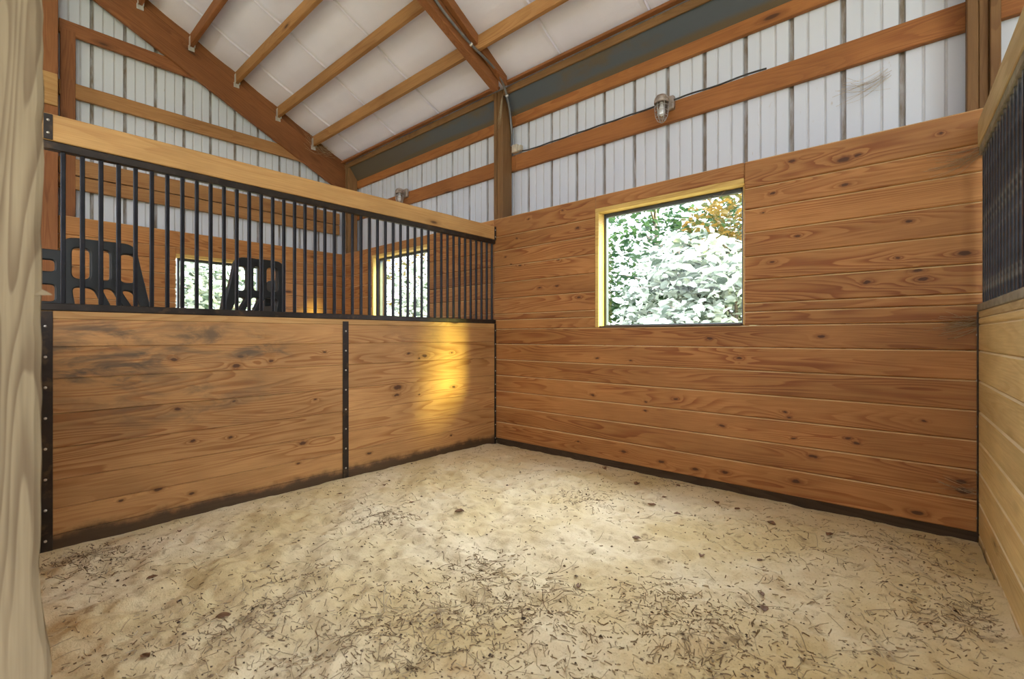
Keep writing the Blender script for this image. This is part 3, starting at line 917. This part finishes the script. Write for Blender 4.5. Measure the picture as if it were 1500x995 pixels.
def stand(loc, rz, label, flip=False):
    root = empty('plastic_stand', loc, rz)
    tag(root, label, 'plastic stand', 'black plastic stands')
    H = 1.61
    slots = []
    def slot(a, c, z0, z1, a2=None, c2=None):
        a2 = a if a2 is None else a2; c2 = c if c2 is None else c2
        slots.append(([(a2, z0), (c2, z0), (c, z1), (a, z1)], .032))
    slot(.055, .135, 1.375, 1.555); slot(.175, .225, 1.375, 1.555); slot(.270, .345, 1.37, 1.545)
    slot(.055, .150, 1.10, 1.325, .085, .24); slot(.185, .235, 1.10, 1.325, .28, .34); slot(.275, .33, 1.13, 1.32, .38, .41)
    slot(.07, .20, .82, 1.04, .07, .20); slot(.26, .42, .82, 1.04, .26, .44)
    slot(.07, .20, .50, .74); slot(.26, .45, .50, .74, .26, .47)
    slot(.08, .44, .06, .40, .08, .50)
    plate('front_panel', ([(0, 0), (.60, 0), (.425, 1.20), (.372, 1.46), (.345, H), (.012, H)], .06), slots, .055, M['black_plastic'], root)
    # cross panel at the straight side
    side = [([(.05, .9), (.25, .9), (.21, 1.20), (.05, 1.20)], .03), ([(.05, 1.28), (.20, 1.28), (.18, 1.38), (.05, 1.38)], .03), ([(.05, .2), (.33, .2), (.28, .8), (.05, .8)], .03)]
    s = plate('side_panel', ([(0, 0), (.42, 0), (.24, 1.30), (.17, 1.475), (0, 1.475)], .04), side, .05, M['black_plastic'], root)
    s.location = (.03, .028, 0); s.rotation_euler = (0, 0, PI / 2)
    if not flip:
        plate('side_bracket', ([(-.16, .9), (.03, .9), (.03, 1.535), (-.16, 1.535)], .03), [([(-.11, 1.41), (-.012, 1.41), (-.012, 1.475), (-.11, 1.475)], .02), ([(-.11, 1.24), (-.012, 1.24), (-.012, 1.335), (-.11, 1.335)], .02)], .04, M['black_plastic'], root).location = (0, .03, 0)
    # thin brace flange along the sloping side
    b = MB()
    b.hexa([(.575, .028, 0), (.60, .028, 0), (.60, .09, 0), (.575, .09, 0), (.385, .028, 1.38), (.40, .028, 1.38), (.40, .06, 1.38), (.385, .06, 1.38)])
    fl = b.build('side_flange', M['black_plastic'], root)
    if flip:                                     # the second one stands the other way round
        F = Matrix.Scale(-1, 4, (1, 0, 0))
        for ch in root.children:
            mm = ch.matrix_basis.copy()
            ch.data.transform(F @ mm); ch.data.flip_normals(); ch.matrix_basis = Matrix.Identity(4)
    return root
stand((-.50, -3.09, 0), PI / 2, 'black plastic stand with rounded slots behind the leftmost bars')
s2 = stand((-.50, -1.838, 0), PI / 2, 'black plastic stand with rounded slots behind the bars, in front of the far window', True)

# ------------------------------------------------------------------ caged lamps, conduit, cable
def lamp(loc, label):
    root = empty('caged_lamp', loc)
    tag(root, label, 'wall lamp', 'caged barn lamps')
    b = MB()
    b.lathe([(.0005, .052), (.022, .052), (.040, .044), (.052, .026), (.056, .006), (.056, -.012), (.048, -.014), (.046, .0), (.0005, .002)], n=24)
    b.build('canopy', M['cast'], root)
    b = MB(); b.lathe([(.036, -.004), (.038, -.03), (.037, -.085), (.032, -.118), (.020, -.138), (.0005, -.145)], n=20); b.build('glass_jar', M['jar'], root)
    b = MB(); b.lathe([(.010, .0), (.011, -.02), (.018, -.04), (.025, -.066), (.026, -.082), (.020, -.10), (.0005, -.112)], n=16); b.build('bulb', M['bulb'], root)
    b = MB()
    for z, r in ((-.035, .050), (-.075, .049), (-.112, .043)):
        b.tube([(r * math.cos(2 * PI * k / 24), r * math.sin(2 * PI * k / 24), z) for k in range(25)], .0022, 6, cap=False)
    for k in range(6):
        w = 2 * PI * k / 6 + .3
        b.tube([(r * math.cos(w), r * math.sin(w), z) for (r, z) in ((.051, -.006), (.051, -.04), (.049, -.08), (.043, -.115), (.028, -.146), (.006, -.160))], .0026, 6)
    b.build('wire_guard', M['guard'], root)
    b = MB(); b.tube([(.02, .0, .03), (.02, .045, .026), (.02, .065, .014)], [.016, .016, .02], 12)
    b.box(-.032, .072, .052, .094, -.05, .055, .008); b.build('wall_box', M['cast'], root)
    return root
lamp((1.672, .092, 2.845), 'caged glass lamp on the girt above the window')
lamp((-1.757, .092, 2.845), 'small caged lamp on the girt behind the cap board, far side of the middle post')

pts = [on_x(u, v, x) for (u, v, x) in ((628, -18, .196), (638, 0, .192), (660, 30, .188), (690, 65, .182), (712, 87, .178))]
pts = [Vector((p.x, p.y, p.z)) for p in pts]
q = [on_x(u, v, x) for (u, v, x) in ((727, 103, .176), (736, 120, .160), (742.5, 140, .128), (746.5, 160, .098), (749, 185, .075), (750, 200, .068))]
root = empty('conduit', pts[-1])
allp = [p - root.location for p in pts + q] + [Vector((.075, .15, 2.955)) - root.location]
def catmull(P, n=6):
    out = []
    for i in range(len(P) - 1):
        p0, p1, p2, p3 = P[max(i - 1, 0)], P[i], P[i + 1], P[min(i + 2, len(P) - 1)]
        for k in range(n):
            t = k / n
            out.append(.5 * ((2 * p1) + (p2 - p0) * t + (2 * p0 - 5 * p1 + 4 * p2 - p3) * t * t + (3 * p1 - p0 - 3 * p2 + p3) * t ** 3))
    out.append(P[-1]); return out
MB().tube(catmull(allp), .0115, 10).build('pipe', M['conduit'], root)
for (p, d) in ((allp[3], (allp[4] - allp[2]).normalized()), (allp[7], (allp[8] - allp[6]).normalized())):
    c = MB(); c.tube([p - d * .008, p + d * .008], .0165, 10); c.build('strap', M['hanger'], root)
tag(root, 'grey conduit bending from the middle rafter down the post', 'conduit')
b = MB(); b.box(.085, .155, .135, .184, 2.875, 2.955, .006); b.box(.155, .20, .145, .184, 2.885, 2.935, .004)
tag(b.build('junction_box', M['box']), 'small dusty junction box at the lower end of the conduit', 'junction box')
cp = [Vector((.20, .170, 2.88))]
for k in range(1, 26):
    x = .20 + (1.655 - .20) * k / 26
    cp.append(Vector((x, .180, 2.873 + .002 * math.sin(k * 1.3))))
cp.append(Vector((1.655, .15, 2.86)))
MBc = MB(); MBc.tube(cp, .0065, 6)
tag(MBc.build('cable', M['cable']), 'thin dark cable along the girt from junction box to lamp', 'cable')
cp = [Vector((1.745, .15, 2.86))] + [Vector((1.76 + .62 * k / 10, .180, 2.874 + .004 * math.sin(k))) for k in range(11)]
MBc = MB(); MBc.tube(cp, .0065, 6)
tag(MBc.build('cable', M['cable']), 'thin dark cable along the girt right of the caged lamp', 'cable')

# ------------------------------------------------------------------ litter on the floor
def strand(b, p, ang, L, w, bend, lift, rnd):
    n = 4
    pts = []
    for k in range(n):
        t = k / (n - 1) - .5
        a = ang + bend * t
        x = p[0] + math.cos(a) * L * t; y = p[1] + math.sin(a) * L * t
        pts.append((x, y, t))
    vs = []; fs = []
    nx, ny = -math.sin(ang), math.cos(ang)
    for (x, y, t) in pts:
        z = float(floor_h(x, y)) + lift * (.5 + t) + w * .3
        vs += [Vector((x + nx * w / 2, y + ny * w / 2, z)), Vector((x, y, z + w * .8)), Vector((x - nx * w / 2, y - ny * w / 2, z))]
    for k in range(n - 1):
        for j in range(3):
            fs.append((k * 3 + j, k * 3 + (j + 1) % 3, k * 3 + 3 + (j + 1) % 3, k * 3 + 3 + j))
    b.add(vs, fs, rnd)

def inside(x, y):
    return .04 < x < 3.36 - y * .0437 and -3.32 < y < -.04
straw = MB(); crumb = MB()
clumps = [(540, 930, .22), (380, 905, .10), (720, 880, .16), (800, 880, .14), (560, 955, .25), (660, 960, .2), (1040, 930, .16), (1010, 960, .18), (900, 960, .25), (760, 960, .2),
          (1420, 890, .14), (1460, 905, .14), (1380, 920, .14), (450, 850, .14), (250, 930, .2), (610, 900, .2), (960, 880, .12), (700, 830, .12), (860, 730, .15), (560, 760, .12),
          (150, 820, .12), (110, 815, .1), (1200, 800, .3), (1100, 970, .25), (1250, 960, .25), (980, 700, .15), (1340, 800, .2), (620, 985, .25), (480, 975, .22), (350, 975, .2)]
cl = [(on_floor(u, v), s) for (u, v, s) in clumps]
cnt = 0
while cnt < 6500:
    if rng.random() < .36:
        c, s = cl[int(rng.random() * len(cl))]
        x = c.x + rng.gauss(0, s * .8); y = c.y + rng.gauss(0, s * .8)
    else:
        x = rng.uniform(0, 3.5); y = rng.uniform(-3.3, 0)
        # more litter toward the stall door
        near = (x * .664 - y * .7475)
        if rng.random() > .10 + .25 * max(0, min(1, (near - 1.2) / 2.2)) ** 1.2: continue
    if not inside(x, y): continue
    cnt += 1
    t = rng.random()
    if t < .87:
        L = rng.uniform(.006, .026); w = rng.uniform(.0016, .0046); bend = rng.gauss(0, .25)
    else:
        L = rng.uniform(.03, .13); w = rng.uniform(.0013, .0026); bend = rng.gauss(0, .45)
    shade = rng.random() ** 1.6 if t < .87 else rng.random() ** .9
    strand(straw, (x, y), rng.uniform(0, 2 * PI), L, w, bend, max(0, rng.gauss(0, .007)), shade)
for (u, v, du, dv, L) in ((714, 868, .1, .9, .16), (735, 838, .8, .5, .11), (1290, 950, .9, -.5, .16), (1400, 902, .9, -.6, .14), (430, 960, 1, .3, .26), (640, 905, .9, .3, .2), (560, 890, .9, .5, .16)):
    p = on_floor(u, v)
    for k in range(3):
        strand(straw, (p.x + rng.gauss(0, .02), p.y + rng.gauss(0, .02)), rng.uniform(0, PI), L * rng.uniform(.7, 1), .0038, rng.gauss(0, .25), .012, .95)
tag(straw.build('straw_litter', M['straw']), 'loose straw and hay stems strewn over the sand floor', 'straw', kind='stuff')
cnt = 0
while cnt < 2600:
    if rng.random() < .5:
        c, s = cl[int(rng.random() * len(cl))]
        x = c.x + rng.gauss(0, s); y = c.y + rng.gauss(0, s)
    else:
        x = rng.uniform(0, 3.5); y = rng.uniform(-3.3, 0)
    if not inside(x, y): continue
    cnt += 1
    r = rng.uniform(.002, .0065) * (1 if rng.random() < .9 else 1.7)
    z = float(floor_h(x, y)); a = rng.uniform(0, PI); e = rng.uniform(.4, 1)
    vs = []
    for k in range(5):
        w = a + 2 * PI * k / 5
        vs.append(Vector((x + r * math.cos(w) * rng.uniform(.7, 1.2), y + r * e * math.sin(w) * rng.uniform(.7, 1.2), z + rng.uniform(0, r * .4))))
    vs.append(Vector((x, y, z + r * rng.uniform(.5, 1))))
    crumb.add(vs, [(0, 1, 5), (1, 2, 5), (2, 3, 5), (3, 4, 5), (4, 0, 5)], rng.random() ** 1.5)
tag(crumb.build('crumb_litter', M['crumb']), 'dark crumbs and bark bits scattered in the sand', 'crumbs', kind='stuff')

# individual dry leaves and chips
def leaf_mesh(seed, L):
    R = random.Random(seed)
    b = MB(); vs = []; fs = []
    n = 6
    curl = R.uniform(.25, .6); bow = R.uniform(-.25, .5)
    for i in range(n + 1):
        t = i / n
        w = .33 * math.sin(PI * min(1, t * .93 + .05)) ** .8 * (1 + .12 * R.uniform(-1, 1)) + .012
        zc = .12 + bow * (t - .5) ** 2 + .04 * R.uniform(-1, 1)
        for s in (-1, -.5, 0, .5, 1):
            vs.append(Vector(((t - .5) * L, s * w * L, (zc + curl * (abs(s) ** 1.6) * w * 1.4 + .02 * R.uniform(-1, 1)) * L * .8)))
    for i in range(n):
        for j in range(4): fs.append((i * 5 + j, i * 5 + j + 1, (i + 1) * 5 + j + 1, (i + 1) * 5 + j))
    b.add(vs, fs, .5, True)
    b.tube([(-.5 * L, 0, .12 * L), (-.75 * L, .04 * L, .06 * L)], [.008 * L + .0006, .0006], 5)
    return b
LEAVES = [(673, 753, .055, 'curled reddish brown dry leaf on the bright sand in the middle'), (955, 735, .05, None), (933, 707, .06, None), (932, 787, .045, None), (1028, 812, .038, None),
          (848, 851, .034, None), (993, 712, .04, None), (563, 711, .035, None), (603, 738, .032, None), (973, 726, .04, None), (992, 754, .04, None), (1120, 890, .042, None),
          (1115, 867, .036, None), (1215, 783, .048, 'dark dry leaf at the foot of the window wall, nearest the right partition'), (1113, 817, .03, None), (263, 777, .03, None), (223, 843, .042, None),
          (327, 903, .05, 'dark curled leaf on the sand below the left half of the partition'), (498, 721, .03, None), (213, 963, .035, None), (1050, 735, .05, None), (1080, 745, .045, None), (885, 688, .05, None), (1130, 765, .05, None)]
for i, (u, v, L, lab) in enumerate(LEAVES):
    p = on_floor(u, v)
    o = leaf_mesh(i, L).build('dry_leaf', M['leaf_dry'])
    o.location = (p.x, p.y, float(floor_h(p.x, p.y)) - .002)
    o.rotation_euler = (0, 0, rng.uniform(0, 2 * PI))
    md = o.modifiers.new('thick', 'SOLIDIFY'); md.thickness = .0008
    tag(o, lab or 'small dry brown leaf lying on the sand floor', 'dry leaf', 'dry leaves on the stall floor')

# ------------------------------------------------------------------ dusty cobwebs
def cobweb(name, centre, axis, size, n, label, seed, sag=.3):
    R = random.Random(seed)
    b = MB()
    c = Vector(centre); ax = Vector(axis).normalized()
    up = Vector((0, 0, 1))
    sd = ax.cross(up).normalized() if abs(ax.z) < .9 else Vector((1, 0, 0))
    for k in range(n):
        a = c + ax * R.gauss(0, size * .12) + up * R.gauss(0, size * .10) + sd * R.gauss(0, .006)
        e = a + ax * (-size * R.uniform(.4, 1.0)) + up * R.gauss(0, size * .14) + sd * R.gauss(0, .008)
        m = (a + e) / 2 - up * (size * sag * R.uniform(.0, .5))
        b.tube(catmull([a, m, e], 4), R.uniform(.0004, .0010), 4, R.random())
    o = b.build(name, M['web'])
    tag(o, label, 'cobweb', 'dusty cobwebs', kind='stuff')
pw = on_y(1436, 225, -.02)
cobweb('cobweb', on_y(1437, 222, -.015), (1, 0, .25), .22, 24, 'dusty cobweb where window wall meets the right-hand cap board', 1)
cobweb('cobweb', on_y(1434, 473, -.012), (1, 0, .1), .17, 40, 'dusty cobweb in the corner below the right-hand bars', 2, .1)
cobweb('cobweb', on_y(1300, 108, .18), (1, 0, .1), .26, 20, 'dusty cobweb under the long girt near the right', 3, .5)
cobweb('cobweb', on_y(1425, 719, -.010), (1, 0, 0), .16, 12, 'thin cobweb low in the right-hand corner', 4, .1)
cobweb('cobweb', on_x(482, 222, -2.96), (0, 1, -.3), .35, 40, 'dusty cobweb at the lowest purlin on the gable rafter', 5, .5)
cobweb('cobweb', on_y(735, 145, .03), (.2, 0, 1), .25, 30, 'dusty cobweb around the top of the middle post', 6, .1)
cobweb('cobweb', on_y(1080, 272, .06), (1, 0, -.2), .25, 14, 'stray cobweb threads hanging at the window head', 7, .3)

# ------------------------------------------------------------------ trees outside
def leaf_cloud(b, blobs, n, size, seed, droop=.5):
    R = random.Random(seed)
    tot = sum(q[3] * q[4] for q in blobs)
    for (cx, cy, cz, rx, rz) in blobs:
        m = int(n * rx * rz / tot)
        for _ in range(m):
            while True:
                d = Vector((R.gauss(0, 1), R.gauss(0, 1), R.gauss(0, 1)))
                if d.length > .01: break
            d.normalize(); rad = R.uniform(.35, 1.0) ** .5
            p = Vector((cx + d.x * rx * rad, cy + d.y * rx * rad, cz + d.z * rz * rad))
            if p.z < .05: continue
            L = size * R.uniform(.6, 1.35); W = L * R.uniform(.42, .6)
            e = Euler((R.gauss(0, .7), R.gauss(.3, .6) * droop, R.uniform(0, 2 * PI))).to_matrix()
            f = R.uniform(.05, .25) * W
            q = [(0, 0, 0), (L * .35, W / 2, f), (L * .75, W * .38, f), (L, 0, -L * .1), (L * .75, -W * .38, f), (L * .35, -W / 2, f), (L * .5, 0, 0)]
            vs = [p + e @ Vector(t) for t in q]
            b.add(vs, [(0, 6, 2, 1), (6, 3, 2), (0, 5, 4, 6), (6, 4, 3)], R.random())
def branches(b, base, height, seed, n=9, r=.035, spread=.8):
    R = random.Random(seed)
    base = Vector(base)
    top = base + Vector((R.uniform(-.2, .2), R.uniform(-.2, .2), height))
    b.tube([base, (base + top) / 2 + Vector((.05, .04, 0)), top], [r, r * .75, r * .3], 8)
    for k in range(n):
        t = R.uniform(.25, .95); p = base.lerp(top, t)
        w = R.uniform(0, 2 * PI); L = spread * R.uniform(.5, 1)
        e = p + Vector((math.cos(w) * L, math.sin(w) * L, R.uniform(.1, .5) * L))
        b.tube([p, (p + e) / 2 + Vector((0, 0, .08)), e], [r * .4, r * .25, r * .08], 6)
def tree(name, loc, blobs, n, size, mat, height, seed, label, r=.04, cat='shrub', spread=.8, group='shrubs and trees outside the windows'):
    root = empty(name, loc)
    tag(root, label, cat, group)
    b = MB(); leaf_cloud(b, blobs, n, size, seed); o = b.build('foliage', M[mat], root); o['kind'] = 'stuff'
    b = MB(); branches(b, (0, 0, -.05), height, seed + 50, r=r, spread=spread); b.build('branches', M['bark'], root)
    return root
T = tree
T('shrub', (.95, 4.3, 0), [(0, 0, 1.2, .9, 1.0), (.5, -.2, 1.9, .7, .5), (-.5, .1, 2.0, .7, .5), (.2, 0, .5, .9, .5)], 2300, .20, 'leaf_pale', 2.4, 11, 'pale overexposed leafy shrub just outside the pine wall window')
T('shrub', (-.25, 4.9, 0), [(0, 0, 1.4, 1.0, 1.1), (.4, -.2, 2.3, .8, .6), (-.4, .1, .6, .9, .6)], 2200, .19, 'leaf_pale', 2.8, 12, 'pale leafy shrub behind the left half of the pine wall window')
T('shrub', (1.7, 5.0, 0), [(0, 0, .9, .7, .8), (-.1, 0, 1.5, .55, .4)], 3600, .10, 'leaf_green', 1.8, 13, 'green feathery shrub low in the right half of the pine wall window', spread=.5)
T('tree', (1.55, 6.6, 0), [(-.6, 0, 3.2, 1.6, .9), (.5, 0, 2.7, 1.2, .7), (-1.6, .4, 2.6, 1.2, .7)], 4200, .15, 'leaf_gold', 4.6, 14, 'yellowing tree with grey trunk at the right side of the pine wall window', r=.085, cat='tree', spread=1.6)
T('tree', (-1.6, 7.2, 0), [(0, 0, 2.6, 1.9, 1.6), (.9, .2, 1.2, 1.4, 1.1), (-1.0, 0, 1.1, 1.4, 1.1)], 5000, .18, 'leaf_green', 4.8, 15, 'green tree farther back outside the pine wall window', r=.08, cat='tree', spread=1.6)
T('shrub', (.3, 3.7, 0), [(0, 0, .75, .75, .75), (.3, 0, 1.2, .5, .4)], 1300, .18, 'leaf_pale', 1.5, 16, 'low pale shrub along the bottom of the pine wall window', spread=.5)
T('shrub', (-6.3, 4.2, 0), [(0, 0, 1.3, 1.2, 1.2), (.6, .2, .7, 1.0, .7), (-.3, 0, 2.3, 1.0, .7)], 2600, .19, 'leaf_pale', 2.8, 17, 'pale shrub outside the window behind the right part of the bars', spread=.9)
T('tree', (-8.4, 6.4, 0), [(0, 0, 2.6, 2.0, 1.7), (1.0, 0, 1.0, 1.5, 1.0)], 4000, .14, 'leaf_gold', 4.4, 18, 'yellowing tree outside the window behind the right part of the bars', r=.08, cat='tree', spread=1.6)
T('shrub', (-7.2, -.9, 0), [(0, 0, 1.2, 1.2, 1.2), (.2, .6, 2.2, 1.0, .7), (0, -.9, .8, 1.0, .8)], 2600, .19, 'leaf_pale', 2.8, 19, 'pale shrub outside the end wall window', spread=.9)
T('tree', (-9.6, .7, 0), [(0, 0, 2.6, 2.0, 1.7), (0, -1.6, 1.6, 1.6, 1.3), (0, 1.6, 1.2, 1.4, 1.1)], 4500, .14, 'leaf_green', 4.4, 20, 'green tree farther off outside the end wall window', r=.08, cat='tree', spread=1.6)

T('tree', (1.2, 9.6, 0), [(-.5, 0, 3.4, 2.2, 2.0), (1.2, 0, 2.2, 1.8, 1.6), (-2.4, .3, 2.4, 2.0, 1.8), (-.5, 0, 1.0, 2.0, 1.0)], 5200, .22, 'leaf_green', 5.5, 21, 'tall dark green tree far behind the others outside the pine wall window', r=.1, cat='tree', spread=1.9)
# ------------------------------------------------------------------ light
w = bpy.data.worlds.new('sky'); SC.world = w; w.use_nodes = True
nt = w.node_tree
bg = nt.nodes['Background']                       # bright overcast: three times brighter overhead than at the horizon
N = NT(nt)
dirv = nt.nodes.new('ShaderNodeTexCoord').outputs['Generated']
el = N.math('MAXIMUM', N.sep(dirv)[2], 0.0)
glow = N.math('POWER', N.math('MAXIMUM', N.vec('DOT_PRODUCT', dirv, (.12, .62, .775), out=1), 0.0), 6.0)   # sky lobe added on the window side to brighten the stall floor
bg.inputs[0].default_value = (.86, .93, 1.07, 1)
nt.links.new(N.math('MULTIPLY_ADD', glow, 8.0, N.math('MULTIPLY_ADD', el, 1.6, 1.0)), bg.inputs[1])
sun = bpy.data.lights.new('sun', 'SUN'); sun.energy = SUN_E; sun.angle = math.radians(12); sun.color = (1.0, .97, .22)
so = bpy.data.objects.new('sun', sun); COL.objects.link(so)
so.rotation_euler = Vector((-1, -.41, -.47)).to_track_quat('-Z', 'Y').to_euler()

# ------------------------------------------------------------------ camera and view
cam = bpy.data.cameras.new('camera'); co = bpy.data.objects.new('camera', cam); COL.objects.link(co)
co.location = CAM; co.rotation_euler = (PI / 2, 0, YAW)
cam.sensor_width = 36; cam.lens = FPX / 1500 * 36; cam.shift_y = -(497.5 - CY) / 1500
cam.clip_start = .02
cam.dof.use_dof = True; cam.dof.focus_distance = 3.6; cam.dof.aperture_fstop = 4.5
SC.camera = co
SC.view_settings.view_transform = 'Standard'
SC.view_settings.look = 'None'
SC.view_settings.gamma = 1.0
SC.view_settings.use_curve_mapping = False
SC.view_settings.exposure = 2.05
SC.cycles.use_denoising = True
SC.cycles.max_bounces = 12; SC.cycles.diffuse_bounces = 7; SC.cycles.transparent_max_bounces = 16
SC.cycles.sample_clamp_indirect = 8.0
